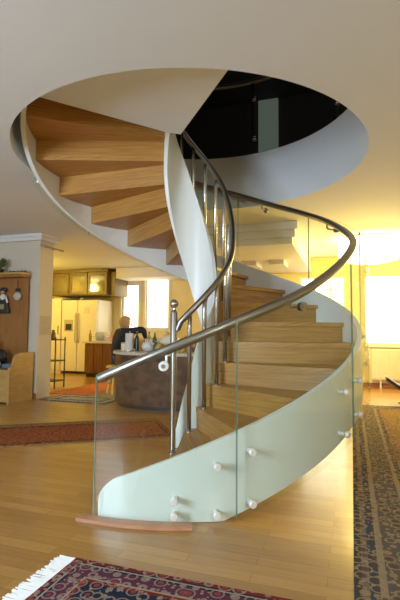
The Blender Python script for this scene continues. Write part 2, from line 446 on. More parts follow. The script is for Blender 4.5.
# balusters
for k in range(-5, 11):
    a = 8.0 + 19.42*k; tn = 6 + k          # tread number under it
    if a > 212: break
    x, y = .352*cos(radians(a)), .352*sin(radians(a)); zb = Z(tn)
    zt = irz(a) - .012; x2, y2 = RI*cos(radians(a)), RI*sin(radians(a))
    bm = bmesh.new()
    tube(bm, [(x, y, zb+.004), (x, y, zt-.10), (x+(x2-x)*.15, y+(y2-y)*.15, zt-.05), (x+(x2-x)*.7, y+(y2-y)*.7, zt-.02), (x2, y2, zt)], .0175, 8)
    b = link('baluster', bm, STEEL, st, smooth=True)
    bm = bmesh.new(); lathe(bm, [(.028, 0), (.028, .008), (.018, .012)], 12, (x, y, zb)); link('base_flange', bm, STEEL, b)
# glass panels (outside the band) with their fixings
cuts = [-110.6, -79.6, -43.5, -5, 31, 67, 103, 139, 172]
def gb(a): return max(.024, .781 + kz*a - .012)
G0, G1 = 1.470, 1.480
for i, (a0, a1) in enumerate(zip(cuts, cuts[1:])):
    bm = bmesh.new(); band(bm, G0, G1, gb, lambda a: orz(a)+.016, a0+.12, a1-.12, 44)
    g = sharp(link('glass_panel', bm, GLASS, st), 40)
    for aa in (a0+.12, a1-.12):
        bm = bmesh.new(); c, s = cos(radians(aa)), sin(radians(aa)); w = .0018 if aa != a0+.12 or i else .003
        sg = 1 if aa < a1-1 else -1
        t = Vector((-s, c, 0))*w*sg
        vs = []
        for r in (G0, G1):
            for zz in (gb(aa), orz(aa)+.014):
                for q in (0, 1): vs.append(bm.verts.new(Vector((r*c, r*s, zz)) + t*(q*1.0 - 1.05)))
        for q in ((0,1,3,2),(4,6,7,5),(0,4,5,1),(2,3,7,6),(0,2,6,4),(1,5,7,3)): bm.faces.new([vs[j] for j in q])
        link('glass_edge', bm, GEDGE, g)
    aS = [(-92.7, .132, .055), (-83.8, .309, .057)] if i == 0 else ([(-76.2, .38, .105), (-47.8, .663, .40)] if i == 1 else
         [(a, 1.227+kz*a-.13, .781+kz*a+.09) for a in (a0+3.8, a1-4.2)])
    for a, zu, zl in aS:
        for zz in (zu, zl):
            c, s = cos(radians(a)), sin(radians(a)); d = Vector((c, s, 0))
            bm = bmesh.new()
            tube(bm, [Vector((0, 0, zz)) + d*(RO+.001), Vector((0, 0, zz)) + d*(G0-.001)], .014, 12)
            tube(bm, [Vector((0, 0, zz)) + d*(G1+.0005), Vector((0, 0, zz)) + d*(G1+.018), Vector((0, 0, zz)) + d*(G1+.022)], [.021, .021, .017], 16)
            sharp(link('standoff', bm, SATIN, g), 30)
# rail brackets fixed through the glass
for a, dz in ((-95.3, -.083), (-63.2, -.055), (14, -.075), (53.2, -.075), (90, -.07), (150, -.07)):
    c, s = cos(radians(a)), sin(radians(a)); d = Vector((c, s, 0)); zz = orz(a)
    bm = bmesh.new()
    for rr0, rr1 in ((G1+.001, G1+.014), (G0-.012, G0-.001)):
        tube(bm, [Vector((0, 0, zz+dz)) + d*rr0, Vector((0, 0, zz+dz)) + d*rr1], .027, 16)
    tube(bm, [Vector((0, 0, zz+dz)) + d*(G0-.012), Vector((0, 0, zz+dz)) + d*(RR+.012), Vector((0, 0, zz+dz+.01)) + d*(RR+.002), Vector((0, 0, zz-.024)) + d*RR], .008, 8)
    rb = sharp(link('rail_bracket', bm, SATIN if a == -95.3 else RAILM, st), 40)
    bm = bmesh.new(); tube(bm, [Vector((0, 0, zz+dz)) + d*(G1+.0145), Vector((0, 0, zz+dz)) + d*(G1+.02)], .012, 10); link('screw_cap', bm, RAILM, rb)
# curved wooden strip at the foot of the glass
bm = bmesh.new(); band(bm, 1.462, 1.53, lambda a: .001, lambda a: .02, -113.5, -89, 30); sharp(tag(link('floor_strip', bm, PINKWOOD, st), 'reddish wood strip at foot of glass'), 40)

# upper balustrade around the opening
ub = thing('glass_balustrade', 'dim glass balustrade with dark rail on the upper floor round the stairwell opening', 'balustrade', (0, 0, UF))
bm = bmesh.new()
tube(bm, [(1.60*cos(radians(a)), 1.60*sin(radians(a)), .985) for a in range(-60, 136, 4)], .028, 10); link('top_rail', bm, RAILM, ub, smooth=True)
DG = glass_mat('dim_glass', (.93, .97, .94), .8)
for a0, a1 in ((-20, 18), (19, 61), (62.4, 100), (101, 134)):
    bm = bmesh.new(); band(bm, 1.59, 1.60, lambda a: .022, lambda a: .94, a0, a1, 14); link('glass_panel', bm, DG, ub)
for a in (61.7, 18.5, 100.5):
    c, s = cos(radians(a)), sin(radians(a)); bm = bmesh.new()
    tube(bm, [(1.60*c, 1.60*s, .02), (1.60*c, 1.60*s, .97)], .016, 10); p = link('post', bm, RAILM, ub)
    for zz in (.24, .74):
        bm = bmesh.new(); sphere(bm, (1.575*c+.03*s, 1.575*s-.03*c, zz), .036, 1, 1, .8, 8); link('clamp', bm, STEEL, p, smooth=True)
# pale upper doorway far behind, its glow put into the material
def ubox(v0, v1, u0, u1, z0, z1): return boxm(v0, v1, u0, u1, z0, z1)
bm = bmesh.new(); box(bm, -.36, .03, 4.93, 4.995, UF, UF+2.52)
struct('door_1', bm, emis('self_glowing_door', (.62, .72, .60), .12), rot=RA)

# ================================================================ RUGS
def rug(name, label, v0, v1, u0, u1, mat, rot=RA, ctr=None, th=.009):
    cx, cy = (v0+v1)/2, (u0+u1)/2
    loc = W(cx, cy, 0) if ctr is None else Vector(ctr)
    bm = boxm(-(v1-v0)/2, (v1-v0)/2, -(u1-u0)/2, (u1-u0)/2, .001, th)
    return tag(link(name, bm, mat, rot=rot, loc=loc), label, 'rug')
NAVY, RED, CREAM, RUST, TAN = (.020, .022, .040), (.17, .022, .018), (.34, .27, .18), (.24, .06, .025), (.26, .16, .07)
w_, h_ = 1.13, 1.9
fr = thing('persian_rug', 'dark navy and red persian rug with white fringe in the foreground', 'rug', W(.715, -2.83), RA)
m1 = rug_mat('rug_front', w_, h_, [(0, RED), (.022, NAVY), (.034, CREAM), (.042, NAVY), (.052, (.10,.03,.05)), (.125, CREAM), (.134, RED), (.155, NAVY), (.30, NAVY)], NAVY, (.26, .055, .05), (.32, .25, .20), .40, 17)
link('pile', boxm(-w_/2, w_/2, -h_/2, h_/2, .001, .010), m1, fr)
FRG = pbr('white_fringe', (.80, .78, .74), .9, noise=.1, nscale=60)
bm = bmesh.new()
for i in range(420):
    y = -h_/2 + h_*(i+.5)/420 + random.uniform(-.003, .003); ln = random.uniform(.075, .10); dy = random.uniform(-.012, .012)
    z = .003 + random.random()*.004
    tube(bm, [(-w_/2, y, .006), (-w_/2-ln*.5, y+dy*.4, z), (-w_/2-ln, y+dy, .004)], .0034, 4)
tag(link('fringe', bm, FRG, fr), 'white knotted fringe', kind='stuff')
w_, h_ = 2.9, 5.3
m2 = rug_mat('rug_right', w_, h_, [(0, (.05,.05,.05)), (.03, (.16,.13,.10)), (.06, (.05,.055,.07)), (.10, (.24,.19,.13)), (.13, (.10,.085,.075)), (.27, (.24,.19,.13)), (.30, (.06,.055,.06)), (.34, (.22,.12,.06))], (.22, .13, .045), (.10, .045, .028), (.34, .23, .11), .40, 15)
rug('persian_rug', 'large bronze patterned persian rug with grey border along the right side', 1.345, 1.345+w_, 3.25-h_, 3.25, m2)
m3 = rug_mat('rug_runner', 3.0, .86, [(0, (.22,.14,.06)), (.03, (.14,.028,.012)), (.07, (.06,.03,.02)), (.10, (.22,.06,.02))], (.24, .055, .018), (.09, .035, .018), (.34, .15, .055), .3, 18)
ct = Vector((-.19-1.42*.966, .62-1.42*.259 + .0, 0)) + Vector((-.259, .966, 0))*.36
tag(link('runner_rug', boxm(-1.5, 1.68, -.43, .56, .001, .009), m3, rot=radians(15), loc=ct), 'long rusty red runner rug on the floor left of the staircase', 'rug')
m4 = rug_mat('rug_kitchen', .75, 1.6, [(0, (.5,.16,.05)), (.05, (.62,.15,.04)), (.1, (.55,.2,.07))], (.66, .17, .045), (.45, .10, .04), (.62, .28, .10), .2, 14)
rug('kitchen_rug', 'orange red patterned rug on the kitchen floor before the refrigerator', -3.42, -2.67, 2.62, 4.22, m4)
m5 = rug_mat('rug_grey', 1.10, .62, [(0, (.10,.09,.08)), (.05, (.42,.40,.34)), (.12, (.12,.11,.10))], (.36, .34, .29), (.12, .11, .11), (.5, .48, .42), .2, 16)
rug('door_mat', 'grey and white patterned mat at the kitchen threshold beside the pillar', -3.08, -1.98, 1.96, 2.58, m5)

# ================================================================ LEFT WALL FURNITURE
hp = thing('coat_panel', 'orange brown wooden wall panel with a shelf on top, on the left wall', 'wall panel', W(-3.83, 1.98), RA)
link('panel', boxm(-.5, .47, .0, .028, .02, 1.88), HUTCH, hp)
link('shelf', boxm(-.52, .49, -.20, .028, 1.885, 1.915), PALE, hp)
bm = bmesh.new(); box(bm, -.52, .49, -.18, .028, 1.845, 1.884); link('shelf_rail', bm, HUTCH, hp)
def leafy(root, n, h, spread, mat, seed, z0):
    rnd = random.Random(seed); bm = bmesh.new()
    for i in range(n):
        a = rnd.uniform(0, 2*pi); l = rnd.uniform(.5, 1)*spread; hh = h*rnd.uniform(.35, 1)
        p0 = Vector((0, 0, z0)); p1 = Vector((cos(a)*l*.5, sin(a)*l*.5, z0+hh)); p2 = Vector((cos(a)*l, sin(a)*l, z0+hh*rnd.uniform(.5, .95)))
        sd = Vector((-sin(a), cos(a), 0))*rnd.uniform(.010, .02)
        v = [bm.verts.new(q) for q in (p0, p1-sd, p1+sd, p2, p1+Vector((0, 0, .012)))]
        bm.faces.new((v[0], v[1], v[4])); bm.faces.new((v[0], v[4], v[2])); bm.faces.new((v[1], v[3], v[4])); bm.faces.new((v[4], v[3], v[2]))
    return link('foliage', bm, mat, root)
pl = thing('potted_plant', 'small leafy potted plant standing on the shelf of the wall panel', 'plant', W(-3.80, 1.86, 1.9155), RA)
bm = bmesh.new(); lathe(bm, [(.035, 0), (.055, .05), (.055, .07), (.045, .07), (.04, .055)], 14); link('pot', bm, DARK, pl, smooth=True)
leafy(pl, 60, .17, .135, pbr('grey_green_leaf', (.10, .14, .045), .6, noise=.4, nscale=20), 3, .055)
gp = thing('twig_garland', 'thin dark trailing twig lying on the shelf end near the pillar', 'decoration', W(-3.53, 1.86, 1.9155), RA)
bm = bmesh.new(); tube(bm, [(-.12, 0, .012), (-.04, .02, .02), (.05, -.01, .012), (.15, .01, .02), (.22, .0, .008)], .008, 6)
for i in range(9): tube(bm, [(-.1+.035*i, 0, .016), (-.09+.035*i, .03*(-1)**i, .03)], .005, 5)
link('twig', bm, pbr('dark_twig', (.06, .045, .03), .8, noise=.2), gp)
# hanging figure and ornaments
df = thing('hanging_doll', 'hanging cloth doll in a black dress with a white bodice on the wooden panel', 'doll', W(-3.80, 1.94, 1.30), RA)
bm = bmesh.new(); lathe(bm, [(.0, .0), (.14, .0), (.135, .02), (.09, .16), (.055, .22), (.0, .22)], 16); 
for v in bm.verts: v.co.y *= .22
link('dress', bm, DARK, df, smooth=True)
CLO = pbr('white_cloth', (.70, .68, .62), .85, noise=.1)
bm = bmesh.new(); sphere(bm, (0, 0, .25), .05, 1, .5, 1.1, 8); tube(bm, [(-.05, 0, .27), (-.1, -.01, .16)], .018, 6); tube(bm, [(.05, 0, .27), (.1, -.01, .16)], .018, 6); link('bodice', bm, CLO, df, smooth=True)
bm = bmesh.new(); sphere(bm, (0, 0, .34), .035, 1, .7, 1.1, 8); link('head', bm, pbr('doll_skin', (.42, .24, .15), .6), df, smooth=True)
bm = bmesh.new(); sphere(bm, (0, .005, .365), .062, 1.1, .5, .6, 8); link('hat', bm, DARK, df, smooth=True)
bm = bmesh.new(); box(bm, -.055, .055, -.034, -.028, .06, .14); link('apron', bm, pbr('olive_apron', (.28, .26, .12), .8, noise=.2), df)
od = thing('hanging_bell', 'round white hanging ornament on the wooden panel under a small dark bow', 'ornament', W(-3.53, 1.945, 1.50), RA)
bm = bmesh.new(); sphere(bm, (0, 0, .06), .075, 1, .4, .85, 9); link('globe', bm, pbr('grey_white_globe', (.50, .46, .38), .5, noise=.25, nscale=25), od, smooth=True)
bm = bmesh.new(); sphere(bm, (0, 0, .16), .03, 1.5, .7, .9, 7); tube(bm, [(0, 0, .16), (0, 0, .30)], .005, 5); link('bow', bm, DARK, od, smooth=True)
# bench with a rounded arm panel
be = thing('wooden_bench', 'pale wooden bench with a rounded side panel against the left wall', 'bench', W(-3.22, 1.48), RA)
bm = bmesh.new()
prof = [(0, 0), (.50, 0), (.50, .71), (.24, .71), (.14, .69), (.09, .64), (.07, .57), (.05, .52), (0, .50)]
a = [bm.verts.new((-.03, y, z)) for y, z in prof]; b = [bm.verts.new((0, y, z)) for y, z in prof]
bm.faces.new(a); bm.faces.new(b[::-1])
for i in range(len(prof)): bm.faces.new((a[i], a[(i+1) % len(prof)], b[(i+1) % len(prof)], b[i]))
link('side_panel', bm, PALE, be)
link('seat', boxm(-1.6, -.031, .0, .50, .44, .475), PALE, be)
link('front_panel', boxm(-1.6, -.031, .02, .045, .02, .439), PALE, be)
BPR = pbr('brown_print', (.22, .15, .07), .7, noise=.2)
bm = bmesh.new()
for i, (zz, w1) in enumerate(((.36, .16), (.31, .14), (.22, .10), (.16, .16), (.10, .12))): box(bm, -.36, -.36+w1, .0165, .0195, zz, zz+.022)
link('carved_marks', bm, BPR, be)
bg = thing('plush_toy', 'black and white plush toy slumped on the pale bench', 'toy', W(-3.52, 1.74, .478), RA)
bm = bmesh.new(); sphere(bm, (-.15, 0, .145), .15, 1.0, .8, .95, 10); link('body', bm, DARK, bg, smooth=True)
bm = bmesh.new(); tube(bm, [(-.24, -.13, .30), (-.10, -.15, .20), (-.02, -.16, .10), (.03, -.15, .05)], [.02, .04, .045, .02], 8); link('white_leg', bm, CLO, bg, smooth=True)
bm = bmesh.new(); sphere(bm, (-.27, -.02, .31), .075, n=8); sphere(bm, (-.21, -.02, .38), .025, n=6); link('head', bm, CLO, bg, smooth=True)
bc = tag(link('folded_cloth', boxm(-.13, .10, -.16, .14, 0, .07, bev=.025), pbr('dusty_blue_cloth', (.14, .18, .24), .9, noise=.2), rot=RA, loc=W(-3.37, 1.78, .478)), 'dusty blue folded cloth on the bench end', 'cloth')
# curtain rod stub at the pillar
cr_ = thing('curtain_rod', 'short dark curtain rod under the crown of the pillar', 'rod', W(-3.16, 2.0, 2.34), RA)
bm = bmesh.new(); tube(bm, [(.03, -.05, 0), (.03, .50, 0)], .014, 8); link('rod', bm, RAILM, cr_)
bm = bmesh.new(); tube(bm, [(-.04, .15, 0), (.03, .15, 0)], .008, 6); tube(bm, [(-.04, .33, 0), (.03, .33, 0)], .008, 6); sphere(bm, (.03, .50, 0), .02, n=6); link('bracket', bm, RAILM, cr_)
# worn printed patch on the pillar side = wicker plaque
wp = thing('woven_plaque', 'small pale woven plaque on the side of the pillar', 'plaque', W(-3.199, 2.2, 1.10), RA)
bm = bmesh.new(); box(bm, .0, .008, -.13, .13, -.13, .16)
for i in range(8):
    for j in range(7): 
        if (i+j) % 2 == 0: box(bm, .008, .013, -.12+.03*j, -.095+.03*j, -.12+.034*i, -.09+.034*i)
link('weave', bm, pbr('straw', (.52, .44, .30), .8, noise=.15, nscale=40), wp)

# ================================================================ KITCHEN
fg = thing('refrigerator', 'white side-by-side refrigerator with water dispenser in the kitchen', 'refrigerator', W(-5.40, 5.69), RA)
link('body', boxm(0, .98, .06, .74, .03, 1.78), FRIDGE, fg)
for nme, a, b in (('door', .0, .44), ('door', .45, .98)):
    d = link(nme, boxm(a+.004, b-.004, 0, .055, .06, 1.775, bev=.008), FRIDGE, fg)
    hx = .405 if a == 0 else .49
    bm = bmesh.new(); tube(bm, [(hx, .0, .75), (hx, -.04, .78), (hx, -.04, 1.42), (hx, .0, 1.45)], .012, 8); link('handle', bm, pbr('grey_plastic', (.45, .42, .36), .4), d)
    if a == 0:
        link('dispenser', boxm(.08, .33, -.006, .003, 1.02, 1.30), pbr('grey_plastic', (.45, .42, .36), .4), d)
        link('dispenser_recess', boxm(.12, .29, -.009, -.0062, 1.05, 1.2), DARK, d)
    else:
        link('paper_note', boxm(.62, .78, -.004, -.0005, 1.45, 1.6), CLO, d)
link('toe_grille', boxm(.02, .96, .03, .06, .0, .055), DARK, fg)
bm = bmesh.new(); sphere(bm, (0, 0, .04), .04, 1.3, 1, .8, 8); tag(link('butter_dish', bm, CLO, loc=W(-4.95, 5.85, 1.783), rot=RA, smooth=True), 'small white bowl on top of the refrigerator', 'bowl')
pc = thing('tall_cupboard', 'tall cream kitchen cupboard left of the refrigerator', 'cupboard', W(-6.15, 5.69), RA)
link('body', boxm(0, .73, .03, .74, .0, 1.83), FRIDGE, pc)
d = link('door', boxm(.01, .72, 0, .028, .08, 1.82), FRIDGE, pc)
bm = bmesh.new(); tube(bm, [(.66, 0, .95), (.66, -.03, .97), (.66, -.03, 1.13), (.66, 0, 1.15)], .008, 6); link('handle', bm, DARK, d)
uc = thing('wall_cabinet', 'dark olive brown wall cabinets with glass doors above the refrigerator', 'cabinet', W(-5.75, 5.69), RA)
CAB = wood('olive_brown_cabinet', (.13, .085, .03), (.20, .13, .05), .4, (10, 10, 2))
link('carcass', boxm(0, 1.60, .03, .74, 1.90, 2.515), CAB, uc)
REFL = pbr('dark_glass_door', (.10, .075, .04), .08, noise=.1, spec=.9, coat=.6)
for i, (a, b) in enumerate(((.02, .52), (.54, 1.04), (1.06, 1.58))):
    bm = bmesh.new(); box(bm, a, a+.06, 0, .028, 1.92, 2.45); box(bm, b-.06, b, 0, .028, 1.92, 2.45); box(bm, a+.06, b-.06, 0, .028, 1.92, 1.98); box(bm, a+.06, b-.06, 0, .028, 2.39, 2.45)
    d = link('door', bm, CAB, uc)
    link('door_glass', boxm(a+.061, b-.061, .01, .02, 1.981, 2.389), REFL, d)
    bm = bmesh.new(); sphere(bm, (b-.03, -.012, 2.0), .012, n=6); link('knob', bm, STEEL, d)
link('cornice', boxm(-.02, 1.62, -.03, .74, 2.455, 2.515), CAB, uc)
link('side_board', boxm(1.601, 1.75, .10, .74, 1.88, 2.45), CAB, uc)
bk = thing('base_cabinet', 'dark wooden base cabinet with pale worktop beside the refrigerator', 'cabinet', W(-4.40, 5.14), RA)
link('carcass', boxm(.02, .72, .02, 1.25, .09, .755), BROWN, bk)
link('plinth', boxm(.05, .70, .05, 1.2, 0, .089), DARK, bk)
for a, b in ((.03, .25), (.26, .48), (.49, .71)):
    d = link('door', boxm(a, b, .0, .0195, .10, .75), BROWN, bk)
    bm = bmesh.new(); sphere(bm, (b-.03, -.008, .62), .010, n=6); link('knob', bm, STEEL, d)
STONE = pbr('pale_stone_top', (.60, .55, .44), .3, noise=.2, nscale=30)
link('worktop', boxm(-.02, .75, -.03, 1.27, .757, .792), STONE, bk)
sk = thing('kitchen_counter', 'long kitchen counter with a pale worktop below the windows', 'counter', W(-3.62, 5.85), RA)
link('carcass', boxm(.0, 1.55, .04, .58, .0, .85), BROWN, sk)
link('worktop', boxm(.0, 1.57, .0, .59, .852, .89), STONE, sk)
# things on the base cabinet
dr = thing('dish_rack', 'wire dish rack full of white plates on the worktop beside the refrigerator', 'dish rack', W(-4.12, 5.42, .7925), RA)
bm = bmesh.new()
for x in (-.18, .18):
    tube(bm, [(x, -.12, .01), (x, .12, .01), (x, .12, .12), (x, -.12, .12), (x, -.12, .01)], .005, 5)
for i in range(7): tube(bm, [(-.18+.06*i, -.12, .12), (-.18+.06*i, -.12, .01), (-.18+.06*i, .12, .01), (-.18+.06*i, .12, .12)], .004, 5)
link('rack', bm, STEEL, dr)
pm = None
for i in range(5):
    if pm is None:
        bm = bmesh.new(); lathe(bm, [(0, 0), (.06, 0), (.105, .012), (.105, .016), (.06, .006), (0, .006)], 20); pm = link('dinner_plate', bm, CLO, smooth=True)
        p = pm
    else:
        p = pm.copy(); C.objects.link(p)
    p.rotation_euler = (0, radians(80), RA); p.location = W(-4.24+.06*i, 5.42, .7925+.115)
    tag(p, 'white plate standing upright in the dish rack', 'plate', 'plates in the dish rack')
def bottle(name, label, cat, loc, h, r, col, capcol, neck=.4, rough=.25, metal=0):
    t = thing(name, label, cat, loc, RA)
    bm = bmesh.new(); lathe(bm, [(0, 0), (r, 0), (r, h*.6), (r*.9, h*.68), (r*neck, h*.8), (r*neck, h*.93), (0, h*.93)], 14)
    sharp(link('body', bm, pbr('m_'+cat+label[:14].replace(' ', '_'), col, rough, metal), t), 50)
    bm = bmesh.new(); lathe(bm, [(r*neck*1.15, h*.931), (r*neck*1.15, h), (0, h)], 12); link('cap', bm, pbr('cap_%s' % label[:12].replace(' ', '_'), capcol, .4), t)
    return t
bottle('oil_bottle', 'slim amber oil bottle left of the dish rack', 'bottle', W(-4.34, 5.30, .7925), .26, .03, (.40, .25, .05), (.05, .05, .05))
bottle('soap_bottle', 'pink soap bottle right of the dish rack', 'bottle', W(-3.82, 5.35, .7925), .24, .035, (.65, .30, .25), (.7, .6, .5))
bottle('cleaner_bottle', 'peach cleaner bottle at the right end of the small worktop', 'bottle', W(-3.72, 5.50, .7925), .30, .035, (.75, .42, .28), (.6, .2, .15))

# island
isl = thing('kitchen_island', 'rounded dark wooden kitchen island with a pale stone top behind the staircase', 'kitchen island', (-.35, 2.55, 0))
def closed_spline(ctrl, n=8):
    out = []; m = len(ctrl)
    for i in range(m):
        p0, p1, p2, p3 = [Vector(ctrl[(i+j-1) % m]) for j in range(4)]
        for k in range(n):
            t = k/n; out.append(.5*((2*p1) + (-p0+p2)*t + (2*p0-5*p1+4*p2-p3)*t*t + (-p0+3*p1-3*p2+p3)*t**3))
    return out
oc = [(-1.10, 2.80), (-.98, 2.38), (-.72, 2.13), (-.42, 2.00), (-.12, 1.93), (.20, 1.92), (.36, 2.05), (.38, 2.5), (.28, 2.95), (-.2, 3.10), (-.8, 3.12), (-1.04, 3.02)]
osp = [(p.x+.35, p.y-2.55) for p in closed_spline(oc)]
def scl(o, k): return [(x*k, y*k) for x, y in o]
bm = bmesh.new(); prism(bm, scl(osp, .985), .05, .712); sharp(link('body', bm, BURL, isl), 40)
bm = bmesh.new(); prism(bm, scl(osp, .94), 0, .049); sharp(link('plinth', bm, DARK, isl), 40)
bm = bmesh.new(); prism(bm, scl(osp, 1.03), .714, .75); sharp(link('stone_top', bm, STONE, isl), 40)
IZ = .7505
pt = thing('paper_towel_roll', 'white paper towel roll standing on the left end of the island', 'paper towel roll', (-.86, 2.62, IZ))
bm = bmesh.new(); lathe(bm, [(.075, 0), (.075, .012), (0, .012)], 16); link('stand_base', bm, STEEL, pt)
bm = bmesh.new(); lathe(bm, [(.018, .013), (.062, .013), (.062, .255), (.018, .255)], 20); sharp(link('roll', bm, CLO, pt), 40)
bm = bmesh.new(); tube(bm, [(0, 0, .012), (0, 0, .285)], .008, 8); link('spindle', bm, STEEL, pt)
bottle('wine_bottle', 'tall black wine bottle right of the paper towel roll', 'bottle', (-.75, 2.60, IZ), .29, .034, (.015, .02, .015), (.05, .02, .02), .38)
bs = [('green glass bottle behind the white bag', (-.50, 2.70), .27, .035, (.05, .09, .03), (.3, .3, .1)),
      ('short dark green jar in front of the white bag', (-.46, 2.42), .15, .04, (.07, .10, .04), (.4, .35, .1)),
      ('clear yellowish bottle beside the gift basket', (-.36, 2.66), .24, .032, (.55, .50, .22), (.7, .6, .3)),
      ('tall pale bottle behind the gift basket', (-.24, 2.86), .30, .034, (.62, .58, .42), (.2, .3, .15)),
      ('olive oil bottle at the back of the island', (-.60, 2.88), .28, .033, (.30, .26, .06), (.1, .1, .1))]
for lb, (x, y), hh, rr, c1, c2 in bs: bottle('glass_bottle', lb, 'bottle', (x, y, IZ), hh, rr, c1, c2)
bg2 = thing('plastic_bag', 'crumpled white plastic bag on the island beside the black bottle', 'bag', (-.58, 2.54, IZ))
bm = bmesh.new(); sphere(bm, (0, 0, .07), .088, 1.1, .9, .85, 12)
rn = random.Random(5)
for v in bm.verts:
    k = 1 + .16*sin(v.co.x*55+v.co.z*40) * cos(v.co.y*50) + rn.uniform(-.04, .04); v.co.x *= k; v.co.y *= k
    v.co.z = max(.001, v.co.z)
link('bag_body', bm, pbr('white_plastic', (.78, .76, .74), .35, noise=.08), bg2, smooth=True)
bm = bmesh.new(); tube(bm, [(-.03, 0, .125), (-.05, .01, .17), (-.02, .02, .175), (0, 0, .13)], .008, 6); tube(bm, [(.03, 0, .125), (.06, -.01, .16), (.03, -.01, .17), (.01, 0, .13)], .008, 6); link('handle', bm, pbr('white_plastic', (.78, .76, .74), .35), bg2)
gb_ = thing('gift_basket', 'gift basket wrapped in cream cellophane with golden ribbon on the island', 'basket', (-.26, 2.40, IZ))
bm = bmesh.new(); lathe(bm, [(.09, 0), (.125, .09), (.13, .10), (.115, .10), (.085, .01)], 18); link('basket', bm, pbr('straw_basket', (.48, .32, .10), .7, noise=.3, nscale=60), gb_)
bm = bmesh.new(); lathe(bm, [(.118, .10), (.15, .14), (.13, .20), (.05, .245), (.025, .255), (.06, .285), (.075, .30)], 14)
for v in bm.verts:
    k = 1+.14*sin(atan2(v.co.y, v.co.x)*6+v.co.z*30); v.co.x *= k; v.co.y *= k
link('cellophane', bm, pbr('cream_cellophane', (.85, .78, .58), .15, noise=.15, nscale=20), gb_, smooth=True)
bm = bmesh.new()
for s in (-1, 1): tube(bm, [(0, -.03, .25), (s*.05, -.06, .28), (s*.06, -.06, .24), (0, -.03, .25), (s*.03, -.1, .14)], .008, 6)
link('ribbon', bm, pbr('gold_ribbon', (.65, .42, .08), .3, .3), gb_)
GJ = pbr('yellow_glass', (.55, .42, .12), .15)
for lb, x, y in (('small golden jar left of the gift basket', -.41, 2.26), ('small golden jar right of the gift basket', -.10, 2.22)):
    t = thing('honey_jar', lb, 'jar', (x, y, IZ)); bm = bmesh.new(); lathe(bm, [(0, 0), (.038, 0), (.042, .03), (.04, .08), (.03, .092), (0, .092)], 14); link('body', bm, GJ, t, smooth=True)
    bm = bmesh.new(); lathe(bm, [(.033, .093), (.033, .112), (0, .112)], 14); link('lid', bm, pbr('gold_ribbon', (.65, .42, .08), .3, .3), t)
for lb, x, y, h, r, c1 in (('small white lidded tin at the left end of the island', -.96, 2.74, .12, .04, (.75, .70, .55)),
        ('amber jar behind the paper towel roll', -.72, 2.86, .17, .042, (.50, .28, .06)),
        ('pale tall tin between the bag and the gift basket', -.42, 2.52, .20, .036, (.70, .66, .50)),
        ('dark brown tin right of the gift basket', -.06, 2.55, .19, .04, (.16, .08, .03)),
        ('cream tin at the back beside the fruit bowl', -.02, 2.75, .22, .045, (.72, .60, .35))):
    t = thing('tin', lb, 'tin', (x, y, IZ)); bm = bmesh.new(); lathe(bm, [(0, 0), (r, 0), (r, h*.82), (0, h*.82)], 16); sharp(link('body', bm, pbr('tin_'+lb[:9].replace(' ', '_'), c1, .35, noise=.2, nscale=25), t), 40)
    bm = bmesh.new(); lathe(bm, [(0, h*.821), (r*1.05, h*.821), (r*1.05, h*.97), (r*.9, h), (0, h)], 16); sharp(link('lid', bm, pbr('gold_ribbon', (.65, .42, .08), .3, .3), t), 40)
fb = thing('fruit_bowl', 'brown fruit bowl on the island behind the newel post', 'bowl', (.10, 2.35, IZ))
bm = bmesh.new(); lathe(bm, [(.05, 0), (.06, .01), (.13, .06), (.15, .085), (.14, .085), (.12, .062), (.05, .018), (0, .018)], 20); link('bowl', bm, pbr('brown_glaze', (.20, .09, .04), .3), fb, smooth=True)
OR = pbr('orange_peel', (.62, .25, .05), .5, noise=.1, nscale=40, bump=.2)
first = None
for i, (x, y, z, lb) in enumerate(((-.05, -.03, .085, 'orange at the left of the fruit bowl'), (.05, -.04, .085, 'orange at the front right of the fruit bowl'), (0, .05, .085, 'orange at the back of the fruit bowl'), (0, -.01, .145, 'orange on top of the fruit bowl pile'))):
    if first is None:
        bm = bmesh.new(); sphere(bm, (0, 0, 0), .040, n=9); first = link('orange', bm, OR, smooth=True); o = first
    else: o = first.copy(); C.objects.link(o)
    o.location = (.10+x, 2.35+y, IZ+z); tag(o, lb, 'fruit', 'oranges in the fruit bowl')

# metal trolley
tr = thing('metal_trolley', 'narrow black metal shelf trolley standing behind the pillar', 'trolley', W(-3.86, 3.30), RA)
for x in (-.16, .16):
    for y in (-.14, .14):
        bm = bmesh.new(); tube(bm, [(x, y, .0), (x, y, .92)], .012, 6); link('post', bm, DARK, tr)
for z in (.12, .48, .86): link('shelf', boxm(-.172, .172, -.152, .152, z, z+.018), DARK, tr)
bottle('jug', 'dark jug on top of the metal trolley', 'jug', W(-3.86, 3.30, .8785), .17, .045, (.14, .10, .05), (.1, .08, .05), .6)

# ceiling lamps
def glow(name, col, st_): return emis(name, col, st_)
cl = thing('ceiling_lamp', 'big glowing round ceiling lamp at the right, in front of the windows', 'ceiling lamp', (2.82, 2.98, H))
bm = bmesh.new(); lathe(bm, [(0, -.001), (.40, -.001), (.40, -.03), (.0, -.03)], 32); link('mount', bm, STEEL, cl)
bm = bmesh.new(); lathe(bm, [(.42, -.032), (.47, -.06), (.47, -.27), (.42, -.35), (.25, -.39), (0, -.40)], 36); link('diffuser', bm, glow('lamp_glass', (1, .82, .30), 11.0), cl, smooth=True)
kl = thing('ceiling_lamp', 'small glowing kitchen ceiling lamp behind the pillar crown', 'ceiling lamp', W(-5.6, 4.0, H), RA)
bm = bmesh.new(); lathe(bm, [(0, -.001), (.15, -.001), (.15, -.02), (0, -.02)], 24); link('mount', bm, STEEL, kl)
bm = bmesh.new(); lathe(bm, [(.15, -.022), (.17, -.05), (.12, -.10), (0, -.12)], 24); link('diffuser', bm, glow('kitchen_lamp_glass', (1, .82, .34), 12.0), kl, smooth=True)
